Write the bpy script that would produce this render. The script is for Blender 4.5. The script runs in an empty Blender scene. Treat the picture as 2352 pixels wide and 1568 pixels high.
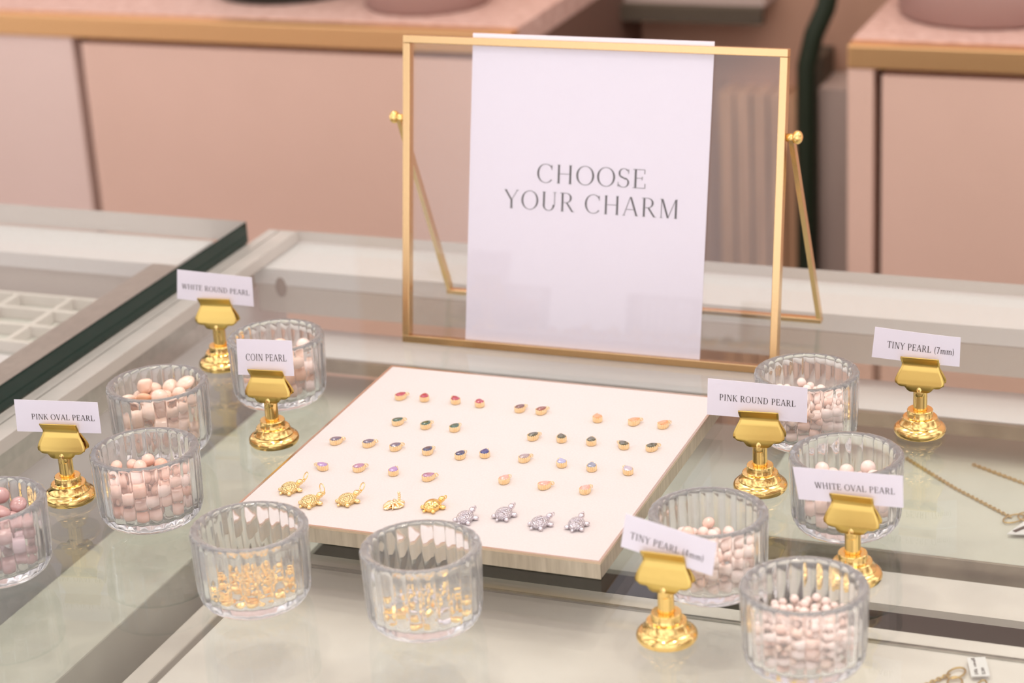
import bpy, bmesh, math, random
from mathutils import Vector, Matrix, Euler
import numpy as np

PI = math.pi
R = math.radians
ZT = 0.95                      # height of the counter's glass top above the floor
sc = bpy.context.scene
COL = sc.collection

# ---------------------------------------------------------------- camera
cam_d = bpy.data.cameras.new('camera')
cam = bpy.data.objects.new('camera', cam_d)
COL.objects.link(cam)
sc.camera = cam
cam_d.sensor_fit = 'HORIZONTAL'
cam_d.sensor_width = 36.0
cam_d.lens = 5093.87 / 2352 * 36.0
cam_d.clip_start = 0.05
cam_d.clip_end = 60
_a, _b, _c = R(22.39676), R(21.23632), R(-3.32518)
_r = Vector((math.cos(_a), math.sin(_a), 0)); _f = Vector((-math.sin(_a), math.cos(_a), 0)); _u = Vector((0, 0, 1))
_f2 = _f * math.cos(_b) - _u * math.sin(_b); _u2 = _u * math.cos(_b) + _f * math.sin(_b)
_r3 = _r * math.cos(_c) + _u2 * math.sin(_c); _u3 = _u2 * math.cos(_c) - _r * math.sin(_c)
_m = Matrix((_r3, _u3, -_f2)).transposed().to_4x4()
_m.translation = Vector((0.460928, -1.06808, 0.52 + ZT))
cam.matrix_world = _m
cam_d.dof.use_dof = True
cam_d.dof.focus_distance = 1.215
cam_d.dof.aperture_fstop = 8.3

# ---------------------------------------------------------------- world, lamps, exposure
sc.view_settings.view_transform = 'Standard'
sc.view_settings.look = 'None'
sc.view_settings.gamma = 1.0
sc.view_settings.use_curve_mapping = False
sc.view_settings.exposure = 0.36
w = bpy.data.worlds.new('world'); sc.world = w; w.use_nodes = True
bg = w.node_tree.nodes['Background']
_nt = w.node_tree
_tc = _nt.nodes.new('ShaderNodeTexCoord'); _mp = _nt.nodes.new('ShaderNodeMapping'); _mp.inputs['Scale'].default_value = (1.0, 1.0, 0.35); _mp.inputs['Location'].default_value = (0.37, 0.21, 0.11)
_nz = _nt.nodes.new('ShaderNodeTexNoise'); _nz.inputs['Scale'].default_value = 3.2; _nz.inputs['Detail'].default_value = 1.5
_cr = _nt.nodes.new('ShaderNodeValToRGB')          # added noise of bright and dim patches, for streaks in gold and glass
_cr.color_ramp.elements[0].position = 0.36; _cr.color_ramp.elements[0].color = (0.36, 0.29, 0.26, 1)
_cr.color_ramp.elements[1].position = 0.62; _cr.color_ramp.elements[1].color = (1.46, 1.40, 1.45, 1)
_nt.links.new(_tc.outputs['Generated'], _mp.inputs['Vector']); _nt.links.new(_mp.outputs[0], _nz.inputs['Vector'])
_nt.links.new(_nz.outputs['Fac'], _cr.inputs['Fac']); _nt.links.new(_cr.outputs[0], bg.inputs['Color'])
bg.inputs['Strength'].default_value = 0.98

def lamp(name, loc, size, watts, col, shape='SQUARE', rot=(0, 0, 0)):
    l = bpy.data.lights.new(name, 'AREA'); l.shape = shape; l.size = size; l.energy = watts; l.color = col
    o = bpy.data.objects.new(name, l); COL.objects.link(o); o.location = (loc[0], loc[1], loc[2] + ZT); o.rotation_euler = rot
    return o
WARM = (1.0, 0.86, 0.74)
for i, (lx, ly) in enumerate(((-0.9, -0.6), (0.7, -0.6), (-0.9, 0.75), (0.7, 0.75))):
    lamp('ceiling_panel_lamp', (lx, ly, 1.68), 0.5, 2.2, WARM)
for i, (lx, ly) in enumerate(((-0.35, 0.15), (0.25, 0.3), (0.0, -0.45), (0.6, -0.1))):
    lamp('ceiling_downlight', (lx, ly, 1.68), 0.09, 2.2, WARM, 'DISK')

sc.cycles.max_bounces = 13
sc.cycles.use_adaptive_sampling = True
sc.cycles.adaptive_threshold = 0.045
sc.cycles.adaptive_min_samples = 12
sc.cycles.transmission_bounces = 11
sc.cycles.transparent_max_bounces = 24
sc.cycles.diffuse_bounces = 3
sc.cycles.glossy_bounces = 5
sc.cycles.use_denoising = True
sc.cycles.sample_clamp_indirect = 6.0
sc.cycles.blur_glossy = 0.3

# ---------------------------------------------------------------- materials
def mat(name, col, rough=0.5, metal=0.0, **kw):
    m = bpy.data.materials.new(name); m.use_nodes = True
    p = m.node_tree.nodes['Principled BSDF']
    p.inputs['Base Color'].default_value = (*col, 1)
    p.inputs['Roughness'].default_value = rough
    p.inputs['Metallic'].default_value = metal
    for k, v in kw.items():
        p.inputs[k].default_value = v
    return m

def noise_col(m, c1, c2, scale=40, detail=4, rough=None, bump=0.0, dist=0.001, stretch=(1, 1, 1)):
    nt = m.node_tree; p = nt.nodes['Principled BSDF']
    tc = nt.nodes.new('ShaderNodeTexCoord'); mp = nt.nodes.new('ShaderNodeMapping'); mp.inputs['Scale'].default_value = stretch
    n = nt.nodes.new('ShaderNodeTexNoise'); n.inputs['Scale'].default_value = scale; n.inputs['Detail'].default_value = detail
    r = nt.nodes.new('ShaderNodeValToRGB')
    r.color_ramp.elements[0].position = 0.35; r.color_ramp.elements[1].position = 0.65
    r.color_ramp.elements[0].color = (*c1, 1); r.color_ramp.elements[1].color = (*c2, 1)
    nt.links.new(tc.outputs['Object'], mp.inputs['Vector']); nt.links.new(mp.outputs[0], n.inputs['Vector'])
    nt.links.new(n.outputs['Fac'], r.inputs['Fac']); nt.links.new(r.outputs[0], p.inputs['Base Color'])
    if bump:
        b = nt.nodes.new('ShaderNodeBump'); b.inputs['Strength'].default_value = bump; b.inputs['Distance'].default_value = dist
        nt.links.new(n.outputs['Fac'], b.inputs['Height']); nt.links.new(b.outputs[0], p.inputs['Normal'])
    return m

def pane_mat(name, tint, ior=1.5, rough=0.0):
    """Clear sheet glass: Fresnel mix of straight transmission and mirror reflection."""
    m = bpy.data.materials.new(name); m.use_nodes = True; nt = m.node_tree; nt.nodes.clear()
    out = nt.nodes.new('ShaderNodeOutputMaterial'); mix = nt.nodes.new('ShaderNodeMixShader')
    t = nt.nodes.new('ShaderNodeBsdfTransparent'); g = nt.nodes.new('ShaderNodeBsdfGlossy')
    t.inputs['Color'].default_value = (*tint, 1); g.inputs['Roughness'].default_value = rough
    fr = nt.nodes.new('ShaderNodeFresnel'); geo = nt.nodes.new('ShaderNodeNewGeometry')
    mx = nt.nodes.new('ShaderNodeMix'); mx.data_type = 'FLOAT'
    mx.inputs[2].default_value = ior; mx.inputs[3].default_value = 1 / ior
    nt.links.new(geo.outputs['Backfacing'], mx.inputs[0]); nt.links.new(mx.outputs[0], fr.inputs['IOR'])
    nt.links.new(fr.outputs[0], mix.inputs[0]); nt.links.new(t.outputs[0], mix.inputs[1]); nt.links.new(g.outputs[0], mix.inputs[2])
    nt.links.new(mix.outputs[0], out.inputs[0])
    return m

M = {}
M['gold'] = mat('polished_gold', (0.98, 0.68, 0.26), 0.13, 1.0)
M['clipgold'] = mat('satin_gold', (0.76, 0.54, 0.165), 0.30, 1.0)
M['jaw_in'] = mat('dark_brass', (0.30, 0.12, 0.03), 0.4, 1.0)
M['brass'] = mat('brass', (0.76, 0.52, 0.265), 0.24, 1.0)
M['beadgold'] = mat('bead_gold', (1.0, 0.70, 0.27), 0.15, 1.0)
M['charmgold'] = mat('charm_gold', (1.0, 0.78, 0.48), 0.2, 1.0)
M['turtlegold'] = mat('hammered_gold', (0.95, 0.72, 0.36), 0.28, 1.0)
M['silver'] = mat('hammered_silver', (0.70, 0.66, 0.69), 0.22, 1.0)
for k in ('turtlegold', 'silver'):
    nt = M[k].node_tree; p = nt.nodes['Principled BSDF']
    tc = nt.nodes.new('ShaderNodeTexCoord'); v = nt.nodes.new('ShaderNodeTexVoronoi'); v.inputs['Scale'].default_value = 1300
    b = nt.nodes.new('ShaderNodeBump'); b.inputs['Strength'].default_value = 0.9; b.inputs['Distance'].default_value = 0.0008
    nt.links.new(tc.outputs['Object'], v.inputs['Vector']); nt.links.new(v.outputs['Distance'], b.inputs['Height']); nt.links.new(b.outputs[0], p.inputs['Normal'])
M['silversmooth'] = mat('smooth_silver', (0.74, 0.69, 0.72), 0.16, 1.0)
M['goldsmooth'] = mat('smooth_gold', (0.97, 0.74, 0.38), 0.18, 1.0)
M['glass'] = mat('pressed_glass', (1, 1, 1), 0.02, 0, **{'Transmission Weight': 0.90, 'IOR': 1.45})
M['pane'] = pane_mat('counter_glass', (0.975, 0.987, 0.968))
M['framepane'] = pane_mat('frame_glass', (0.985, 0.985, 0.985), 1.38)
M['edge'] = mat('glass_edge', (0.004, 0.026, 0.019), 0.12, 0, **{'Specular IOR Level': 0.35})
M['edge_pale'] = mat('pale_glass_edge', (0.60, 0.565, 0.53), 0.25)
M['paper'] = mat('cool_lit_paper', (0.82, 0.775, 0.855), 0.75)  # white paper; the lilac cast of cool front light is in its colour
M['ink'] = mat('grey_ink', (0.10, 0.09, 0.09), 0.7)
M['ink_dark'] = mat('dark_ink', (0.05, 0.035, 0.03), 0.7)
M['tray_top'] = noise_col(mat('cream_leatherette', (0.88, 0.82, 0.79), 0.75), (0.65, 0.60, 0.58), (0.68, 0.63, 0.61), 900, 2, bump=0.15, dist=0.0002)
M['tray_side'] = noise_col(mat('brushed_champagne_metal', (0.60, 0.50, 0.40), 0.3, 0.85), (0.52, 0.45, 0.36), (0.64, 0.56, 0.46), 60, 3, stretch=(6, 6, 0.6))
M['tray_rim'] = mat('champagne_metal_rim', (0.80, 0.62, 0.48), 0.2, 1.0)
M['board'] = noise_col(mat('ivory_velvet', (0.70, 0.63, 0.55), 0.9), (0.71, 0.685, 0.65), (0.76, 0.735, 0.70), 30, 5)
M['shelf'] = noise_col(mat('sage_grey_laminate', (0.30, 0.31, 0.27), 0.5), (0.59, 0.625, 0.58), (0.63, 0.665, 0.62), 14, 3)
M['deck'] = mat('gap_shade_olive', (0.17, 0.185, 0.15), 0.6)  # coloured dark to stand in for the unlit depth of the gaps
M['board_sage'] = noise_col(mat('sage_beige_velvet', (0.62, 0.61, 0.52), 0.9), (0.555, 0.575, 0.515), (0.61, 0.63, 0.565), 25, 4)
M['face'] = noise_col(mat('taupe_metal_face', (0.30, 0.27, 0.22), 0.3, 0.5), (0.24, 0.22, 0.18), (0.36, 0.32, 0.26), 40, 4)
M['white'] = mat('white_laminate', (0.76, 0.765, 0.80), 0.45)
M['door'] = mat('shaded_white_laminate', (0.56, 0.53, 0.51), 0.5)  # white laminate, greyed to carry the shade on its upright face
M['steel'] = noise_col(mat('brushed_steel', (0.45, 0.45, 0.42), 0.3, 0.9), (0.42, 0.425, 0.40), (0.50, 0.50, 0.47), 50, 4, stretch=(3, 3, 3))
M['frame_side'] = noise_col(mat('grey_aluminium', (0.55, 0.54, 0.50), 0.45, 0.3), (0.52, 0.52, 0.48), (0.58, 0.565, 0.52), 50, 4)
M['hole'] = mat('brown_grey_recess', (0.22, 0.19, 0.17), 0.7)
M['pink'] = noise_col(mat('blush_paint', (0.66, 0.41, 0.335), 0.42), (0.765, 0.52, 0.415), (0.795, 0.54, 0.435), 6, 2)
M['pinkpale'] = noise_col(mat('pale_blush_paint', (0.69, 0.49, 0.43), 0.42), (0.79, 0.60, 0.53), (0.81, 0.62, 0.55), 6, 2)
M['pinktop'] = noise_col(mat('blush_stone', (0.70, 0.45, 0.38), 0.5), (0.60, 0.38, 0.315), (0.76, 0.53, 0.455), 90, 5)
M['seam'] = mat('seam_shadow_gap', (0.16, 0.085, 0.06), 0.7)
M['trim'] = mat('gold_trim', (0.90, 0.56, 0.27), 0.42, 1.0)
M['brownwall'] = mat('cocoa_paint', (0.58, 0.34, 0.235), 0.6)
M['greypink'] = mat('greige_paint', (0.52, 0.40, 0.345), 0.6)
M['darkgap'] = mat('dark_umber', (0.10, 0.075, 0.05), 0.7)
M['green'] = mat('bottle_green', (0.022, 0.034, 0.018), 0.5)
M['slatwood'] = noise_col(mat('oak', (0.46, 0.27, 0.17), 0.55), (0.62, 0.35, 0.20), (0.80, 0.47, 0.28), 20, 4, stretch=(6, 6, 0.4))
M['wall'] = mat('blush_wall', (0.66, 0.50, 0.45), 0.7)
M['ceiling'] = mat('white_ceiling', (0.78, 0.74, 0.70), 0.8)
M['floor'] = noise_col(mat('beige_floor', (0.42, 0.34, 0.28), 0.5), (0.38, 0.30, 0.25), (0.46, 0.38, 0.32), 5, 4)
M['mauve'] = mat('mauve_ceramic', (0.36, 0.22, 0.19), 0.5)
M['black'] = mat('black_green_ceramic', (0.02, 0.022, 0.016), 0.4)
M['tag'] = mat('white_plastic_tag', (0.80, 0.82, 0.84), 0.4)
def pearl_mat(name, c):
    return mat(name, c, 0.18, 0, **{'Coat Weight': 1.0, 'Coat Roughness': 0.08})
PEARL = {
    'white': [pearl_mat('white_pearl', (0.92, 0.74, 0.66)), pearl_mat('cream_pearl', (0.91, 0.64, 0.49))],
    'coin': [pearl_mat('cream_coin_pearl', (0.92, 0.68, 0.54)), pearl_mat('peach_coin_pearl', (0.88, 0.50, 0.31)), pearl_mat('apricot_pearl', (0.86, 0.46, 0.27))],
    'pink': [pearl_mat('pink_pearl', (0.92, 0.61, 0.49)), pearl_mat('rose_pearl', (0.90, 0.50, 0.36)), pearl_mat('pale_rose_pearl', (0.94, 0.71, 0.62))],
    'mauve': [pearl_mat('mauve_pearl', (0.58, 0.35, 0.33)), pearl_mat('lilac_pearl', (0.72, 0.52, 0.56)), pearl_mat('copper_pearl', (0.52, 0.25, 0.17))],
    'tiny': [pearl_mat('tiny_white_pearl', (0.95, 0.78, 0.70)), pearl_mat('tiny_blush_pearl', (0.94, 0.65, 0.53))],
}

# ---------------------------------------------------------------- helpers
def obj(name, bm, m, parent=None, loc=None, smooth=False, rot=None, sharp=None):
    """one mesh object; a material or a list of materials"""
    me = bpy.data.meshes.new(name)
    if isinstance(bm, bmesh.types.BMesh):
        bm.normal_update(); bm.to_mesh(me); bm.free()
    else:
        me.from_pydata(*bm); me.update()
    for x in (m if isinstance(m, (list, tuple)) else [m]):
        me.materials.append(x)
    if smooth:
        for p in me.polygons: p.use_smooth = True
    o = bpy.data.objects.new(name, me); COL.objects.link(o)
    if sharp: me.set_sharp_from_angle(angle=R(sharp))
    if parent: o.parent = parent
    if loc is not None:
        o.location = (loc[0], loc[1], loc[2] + (0 if parent else ZT))
    elif not parent:
        o.location = (0, 0, ZT)
    if rot is not None: o.rotation_euler = rot
    return o
def thing(name, label, cat, loc, rot=(0, 0, 0), group=None):
    o = bpy.data.objects.new(name, None); COL.objects.link(o); o.empty_display_size = 0.01
    o.location = (loc[0], loc[1], loc[2] + ZT); o.rotation_euler = rot
    return tag(o, label, cat, group)
def tag(o, label, cat, group=None):
    o['label'] = label; o['category'] = cat
    if group: o['group'] = group
    return o
def struct(o):
    o['kind'] = 'structure'; return o
def dup(root, loc, rot=None, label=None, scale=None):
    r = root.copy(); COL.objects.link(r); r.location = (loc[0], loc[1], loc[2] + ZT)
    if rot is not None: r.rotation_euler = rot
    if scale is not None: r.scale = scale
    if label: r['label'] = label
    for ch in list(root.children):
        c = ch.copy(); COL.objects.link(c); c.parent = r
        for g in ch.children:
            d = g.copy(); COL.objects.link(d); d.parent = c
    return r
def box(bm, x0, x1, y0, y1, z0, z1, mi=0, bev=0.0):
    vs = [bm.verts.new(p) for p in ((x0,y0,z0),(x1,y0,z0),(x1,y1,z0),(x0,y1,z0),(x0,y0,z1),(x1,y0,z1),(x1,y1,z1),(x0,y1,z1))]
    fs = [bm.faces.new([vs[i] for i in q]) for q in ((3,2,1,0),(4,5,6,7),(0,1,5,4),(1,2,6,5),(2,3,7,6),(3,0,4,7))]
    for f in fs: f.material_index = mi
    if bev:
        es = set(e for f in fs for e in f.edges)
        r = bmesh.ops.bevel(bm, geom=list(es), offset=bev, segments=2, affect='EDGES', profile=0.5)
        for f in r['faces']: f.material_index = mi
    return fs
def boxbm(*a, **k):
    bm = bmesh.new(); box(bm, *a, **k); return bm
def lathe(bm, prof, n=48, cap0=True, cap1=True, mod=None, mi=0):
    rings = []
    for (r, z) in prof:
        ring = []
        for i in range(n):
            a = 2 * PI * i / n
            rr = r if mod is None else mod(r, z, a)
            ring.append(bm.verts.new((rr * math.cos(a), rr * math.sin(a), z)))
        rings.append(ring)
    for k in range(len(rings) - 1):
        for i in range(n):
            j = (i + 1) % n
            f = bm.faces.new((rings[k][i], rings[k][j], rings[k+1][j], rings[k+1][i])); f.material_index = mi; f.smooth = True
    if cap0: f = bm.faces.new(rings[0][::-1]); f.material_index = mi
    if cap1: f = bm.faces.new(rings[-1]); f.material_index = mi
    return rings
def tube(bm, pts, rad, n=10, closed=False, mi=0):
    pts = [Vector(p) for p in pts]; N = len(pts); rings = []
    up = Vector((0.13, 0.21, 0.97)).normalized(); prev = None
    for i, p in enumerate(pts):
        a = pts[(i - 1) % N] if (closed or i > 0) else p
        b = pts[(i + 1) % N] if (closed or i < N - 1) else p
        t = (b - a).normalized()
        x = t.cross(up) if prev is None else (prev - t * prev.dot(t))
        if x.length < 1e-6: x = t.orthogonal()
        x.normalize(); prev = x; y = t.cross(x)
        r = rad[i] if isinstance(rad, (list, tuple)) else rad
        rings.append([bm.verts.new(p + (x * math.cos(2*PI*k/n) + y * math.sin(2*PI*k/n)) * r) for k in range(n)])
    for i in range(N if closed else N - 1):
        A, B = rings[i], rings[(i + 1) % N]
        for k in range(n):
            f = bm.faces.new((A[k], A[(k+1) % n], B[(k+1) % n], B[k])); f.smooth = True; f.material_index = mi
    if not closed:
        bm.faces.new(rings[0][::-1]); bm.faces.new(rings[-1])
def ring_pts(c, r, ax1, ax2, n=20):
    ax1 = Vector(ax1).normalized(); ax2 = Vector(ax2).normalized()
    return [Vector(c) + ax1 * r * math.cos(2*PI*i/n) + ax2 * r * math.sin(2*PI*i/n) for i in range(n)]
def ball(bm, c, r, sx=1, sy=1, sz=1, u=20, v=12, rz=0.0):
    c = Vector(c); cz, sn = math.cos(rz), math.sin(rz)
    def pt(x, y, z):
        x, y, z = x*r*sx, y*r*sy, z*r*sz
        return bm.verts.new((c.x + x*cz - y*sn, c.y + x*sn + y*cz, c.z + z))
    top, bot = pt(0, 0, 1), pt(0, 0, -1); rows = []
    for k in range(1, v):
        a = PI * k / v
        rows.append([pt(math.sin(a)*math.cos(2*PI*i/u), math.sin(a)*math.sin(2*PI*i/u), math.cos(a)) for i in range(u)])
    for i in range(u):
        j = (i + 1) % u
        fs = [bm.faces.new((top, rows[0][i], rows[0][j])), bm.faces.new((bot, rows[-1][j], rows[-1][i]))]
        for k in range(len(rows) - 1): fs.append(bm.faces.new((rows[k][i], rows[k+1][i], rows[k+1][j], rows[k][j])))
        for f in fs: f.smooth = True

# ---------------------------------------------------------------- lettering (drawn from strokes)
def glyph(ch, k, t, s, st):
    P = []
    def V(x, y0, y1, wd): P.append([(x-wd/2, y0), (x+wd/2, y0), (x+wd/2, y1), (x-wd/2, y1)])
    def D(x0, y0, x1, y1, wd): P.append([(x0-wd/2, y0), (x0+wd/2, y0), (x1+wd/2, y1), (x1-wd/2, y1)])
    def B(x0, x1, y, th): P.append([(x0, y-th/2), (x1, y-th/2), (x1, y+th/2), (x0, y+th/2)])
    def S(x, y, l=None):
        l = s if l is None else l
        if y > 0.9: B(x-l, x+l, y-st/2, st)
        else: B(x-l, x+l, y+st/2, st)
    def A(cx, cy, rx, ry, a0, a1, kk=None, tt=None, n=18):
        kk = k if kk is None else kk; tt = t if tt is None else tt
        pr = None
        for i in range(n + 1):
            a = R(a0 + (a1 - a0) * i / n); c, d = math.cos(a), math.sin(a)
            th = tt + (kk - tt) * c * c
            q = ((cx + rx*c, cy + ry*d), (cx + (rx-th)*c, cy + (ry-th)*d))
            if pr: P.append([pr[0], q[0], q[1], pr[1]])
            pr = q
    w = 0.7
    if ch == ' ': w = 0.32
    elif ch == 'C': A(.42,.5,.40,.515,42,318); V(.70,.70,.97,t*1.1); w = .78
    elif ch == 'O': A(.44,.5,.41,.515,0,360,n=32); w = .88
    elif ch == 'H': V(.17,0,1,k); V(.70,0,1,k); B(.17,.70,.52,t); [S(x,y) for x in (.17,.70) for y in (0,1)]; w = .87
    elif ch == 'S': A(.29,.745,.24,.265,35,255,k*.9,t); A(.27,.265,.27,.275,215,435,k*.9,t); D(.13,.60,.40,.42,k*1.3); V(.50,.74,.97,t*1.1); V(.04,.03,.27,t*1.1); w = .58
    elif ch == 'E': V(.17,0,1,k); B(.05,.58,1-t/2,t); B(.17,.48,.53,t); B(.05,.60,t/2,t); V(.575,.76,1,t*1.1); V(.60,0,.26,t*1.1); V(.47,.43,.63,t); w = .68
    elif ch == 'Y': D(.40,.45,.10,1,k); D(.40,.45,.68,1,t*1.2); V(.40,0,.47,k); S(.11,1); S(.68,1); S(.40,0); w = .78
    elif ch == 'U': V(.17,.3,1,k); V(.68,.3,1,t*1.2); A(.40,.32,.285,.335,180,360); S(.17,1); S(.68,1); w = .82
    elif ch == 'R': V(.17,0,1,k); A(.34,.735,.27,.265,-90,90); B(.05,.35,1-t/2,t); B(.17,.36,.47+t/2,t); D(.66,0,.36,.50,k); S(.17,0); S(.69,0,s*.8); w = .76
    elif ch == 'P': V(.17,0,1,k); A(.34,.72,.27,.28,-90,90); B(.05,.35,1-t/2,t); B(.17,.35,.44+t/2,t); S(.17,0); w = .66
    elif ch == 'A': D(.08,0,.37,1,t*1.2); D(.68,0,.39,1,k); B(.18,.58,.33,t); S(.08,0,s*.9); S(.68,0,s); w = .78
    elif ch == 'M': V(.15,0,1,t*1.2); D(.46,0,.18,1,k); D(.46,0,.80,1,t*1.2); V(.82,0,1,k); S(.15,0); S(.82,0); S(.13,1,s*.8); S(.84,1,s*.8); w = .98
    elif ch == 'W': D(.30,0,.08,1,k); D(.30,0,.52,1,t*1.2); D(.74,0,.50,1,k); D(.74,0,.98,1,t*1.2); S(.08,1); S(.52,1); S(.98,1,s*.8); w = 1.06
    elif ch == 'I': V(.19,0,1,k); S(.19,0); S(.19,1); w = .38
    elif ch == 'T': V(.35,0,1,k); B(.03,.67,1-t/2,t); V(.045,.76,1,t*1.1); V(.655,.76,1,t*1.1); S(.35,0); w = .70
    elif ch == 'N': V(.15,0,1,t*1.2); D(.68,0,.18,1,k); V(.70,0,1,t*1.2); S(.15,0); S(.13,1,s*.8); S(.70,1); w = .84
    elif ch == 'D': V(.17,0,1,k); A(.34,.5,.42,.5,-90,90); B(.05,.35,1-t/2,t); B(.05,.35,t/2,t); w = .82
    elif ch == 'L': V(.17,0,1,k); B(.05,.60,t/2,t); V(.595,0,.27,t*1.1); S(.17,1); w = .64
    elif ch == 'K': V(.17,0,1,k); D(.22,.44,.62,1,t*1.2); D(.66,0,.34,.58,k); S(.17,0); S(.17,1); S(.62,1); S(.68,0); w = .76
    elif ch == 'V': D(.38,0,.10,1,k); D(.38,0,.66,1,t*1.2); S(.10,1); S(.66,1); w = .74
    elif ch == 'm':
        for x in (.13,.43,.73): V(x,0,.60,k*.85); S(x,0,s*.8)
        A(.29,.42,.185,.22,0,170,k*.85,t); A(.59,.42,.185,.22,0,170,k*.85,t); B(.02,.13,.62,st); w = .86
    elif ch == '7': B(.04,.50,1-k*.4,k*.8); D(.20,0,.47,1,k*.9); w = .54
    elif ch == '4': V(.38,0,1,k*.9); D(.04,.30,.36,1,t*1.3); B(.03,.54,.30,t*1.2); w = .58
    elif ch == '(': A(.36,.42,.27,.68,118,242,k*.8,t); w = .30
    elif ch == ')': A(-.06,.42,.27,.68,-62,62,k*.8,t); w = .30
    elif ch == '1': V(.2,0,1,k); B(.08,.2,.9,st); S(.2,0); w = .4
    elif ch == 'k': V(.12,0,1,k); D(.18,.28,.46,.62,t*1.2); D(.5,0,.24,.38,k); w = .54
    elif ch == 's': A(.2,.47,.16,.16,30,270); A(.19,.16,.17,.17,-150,90); w = .4
    elif ch == 'a': A(.22,.2,.18,.2,0,360); V(.38,0,.45,k); A(.24,.42,.17,.2,0,150); w = .5
    elif ch == 'l': V(.12,0,1,k); w = .26
    elif ch == '$': A(.29,.72,.22,.25,30,270); A(.29,.28,.24,.27,-150,90); V(.29,-.1,1.1,t); w = .58
    elif ch == '2': A(.26,.74,.23,.26,-30,170); D(.06,0,.44,.60,k); B(.04,.52,k*.5,k); w = .56
    elif ch == '8': A(.28,.74,.21,.26,0,360); A(.28,.26,.24,.27,0,360); w = .56
    elif ch == '0': A(.28,.5,.25,.51,0,360); w = .56
    return w, P

def lettering(name, text, fn, u0, u1, v0, v1, m, parent, style=(.112, .046, .10, .042), gap=.06):
    """fn(u, v) -> 3-D point on the paper; text fills the box u0..u1, v0 (baseline)..v1 (cap height)"""
    k, t, s, st = style
    tot = 0; gl = []
    for ch in text:
        wd, P = glyph(ch, k, t, s, st); gl.append((tot, P)); tot += wd + gap
    tot -= gap
    verts, faces = [], []
    for x0, P in gl:
        for q in P:
            b = len(verts)
            for (x, y) in q:
                verts.append(fn(u0 + (u1 - u0) * (x + x0) / tot, v0 + (v1 - v0) * y))
            faces.append(tuple(range(b, b + 4)))
    return obj(name, (verts, [], faces), m, parent)

# ---------------------------------------------------------------- the room
struct(obj('floor', boxbm(-2.6, 2.6, -4.2, 1.7, -0.99, -0.95), M['floor']))
struct(obj('wall_back', boxbm(-2.6, 2.6, 1.62, 1.70, -0.95, 1.72), M['wall']))

# ---------------------------------------------------------------- back cabinets (behind the counter)
YW = 0.95
def cabinet(name, label, x0, x1, ztop, seam_x, gold0, side_pale):
    t = thing(name, label, 'cabinet', ((x0 + x1) / 2, YW, -0.95))
    cx = (x0 + x1) / 2
    def P(nm, a, b, c, d, e, f, m, bev=0.0, par=t):
        return obj(nm, boxbm(a - cx, b - cx, c - YW, d - YW, e + 0.95, f + 0.95, bev=bev), m, par)
    P('carcass', x0, x1, YW + 0.025, YW + 0.50, -0.95, gold0, M['seam'])
    if side_pale == 'left':   # pale panel on one side of the dark seam, door on the other
        P('end_panel', x0, seam_x - 0.006, YW + 0.004, YW + 0.0245, -0.95, gold0, M['pinkpale'])
        P('door', seam_x + 0.006, x1, YW + 0.004, YW + 0.0245, -0.95, gold0 - 0.006, M['pink'])
    else:
        P('end_panel', x0, seam_x - 0.004, YW + 0.002, YW + 0.0245, -0.95, gold0, M['pink'])
        P('door', seam_x + 0.004, x1, YW + 0.004, YW + 0.0245, -0.95, gold0 - 0.006, M['pink'])
    P('gold_edging', x0, x1, YW, YW + 0.02, gold0 + 0.0005, ztop - 0.001, M['trim'], 0.0015)
    P('countertop', x0, x1, YW + 0.0205, YW + 0.50, gold0 + 0.0005, ztop, M['pinktop'])
    return t
cabinet('wall_cabinet', 'blush pink cabinet with gold edging behind the left glass case, a dark round seam at left', -1.9, -0.352, 0.005, -0.8635, -0.0195, 'left')
bpy.context.scene.objects['wall_cabinet']['label'] = 'blush pink cabinet with gold edged top, on the left behind the glass counter'
cabinet('wall_cabinet', 'blush pink cabinet with gold edged top, on the right behind the glass counter', -0.0115, 1.5, 0.006, 0.017, -0.018, 'right')

# bay between the cabinets
bay = thing('alcove_unit', 'dim brown alcove unit with slatted wood front between the two pink cabinets', 'shelving unit', (-0.18, 1.3, -0.95))
def bp(nm, a, b, c, d, e, f, m):
    return obj(nm, boxbm(a + 0.18, b + 0.18, c - 1.3, d - 1.3, e + 0.95, f + 0.95), m, bay)
bp('back_panel', -0.75, 0.35, 1.36, 1.38, -0.95, 0.62, M['brownwall'])
bp('upper_board', -0.60, -0.187, 1.30, 1.355, -0.045, 0.08, M['greypink'])
bp('shelf_lip', -0.60, -0.187, 1.285, 1.2995, -0.062, -0.044, M['darkgap'])
bp('dark_post', -0.495, -0.463, 1.29, 1.355, -0.95, -0.0625, M['darkgap'])
bp('brown_block', -0.4625, -0.427, 1.30, 1.355, -0.95, -0.0625, M['brownwall'])
bp('side_panel', -0.121, -0.085, 1.28, 1.355, -0.95, -0.13, M['greypink'])
bp('shadow_gap', -0.1475, -0.1215, 1.30, 1.355, -0.95, -0.10, M['darkgap'])  # solid strip, its dark colour stands in for a shaded recess
for i in range(5):
    x0 = -0.247 + i * 0.0198
    bp('slat', x0, x0 + 0.0165, 1.315, 1.3595, -0.95, -0.17 + 0.02, M['slatwood'])
bmc = bmesh.new()
tube(bmc, [(-0.100, 1.27, 0.05), (-0.103, 1.268, 0.0), (-0.109, 1.266, -0.035), (-0.122, 1.264, -0.065), (-0.130, 1.262, -0.10), (-0.131, 1.262, -0.2), (-0.131, 1.262, -0.5), (-0.131, 1.262, -0.949)], 0.0110, 12)
tag(obj('cable_hose', bmc, M['green'], smooth=True), 'dark green hose hanging beside the slatted wood between the cabinets', 'hose')

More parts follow.
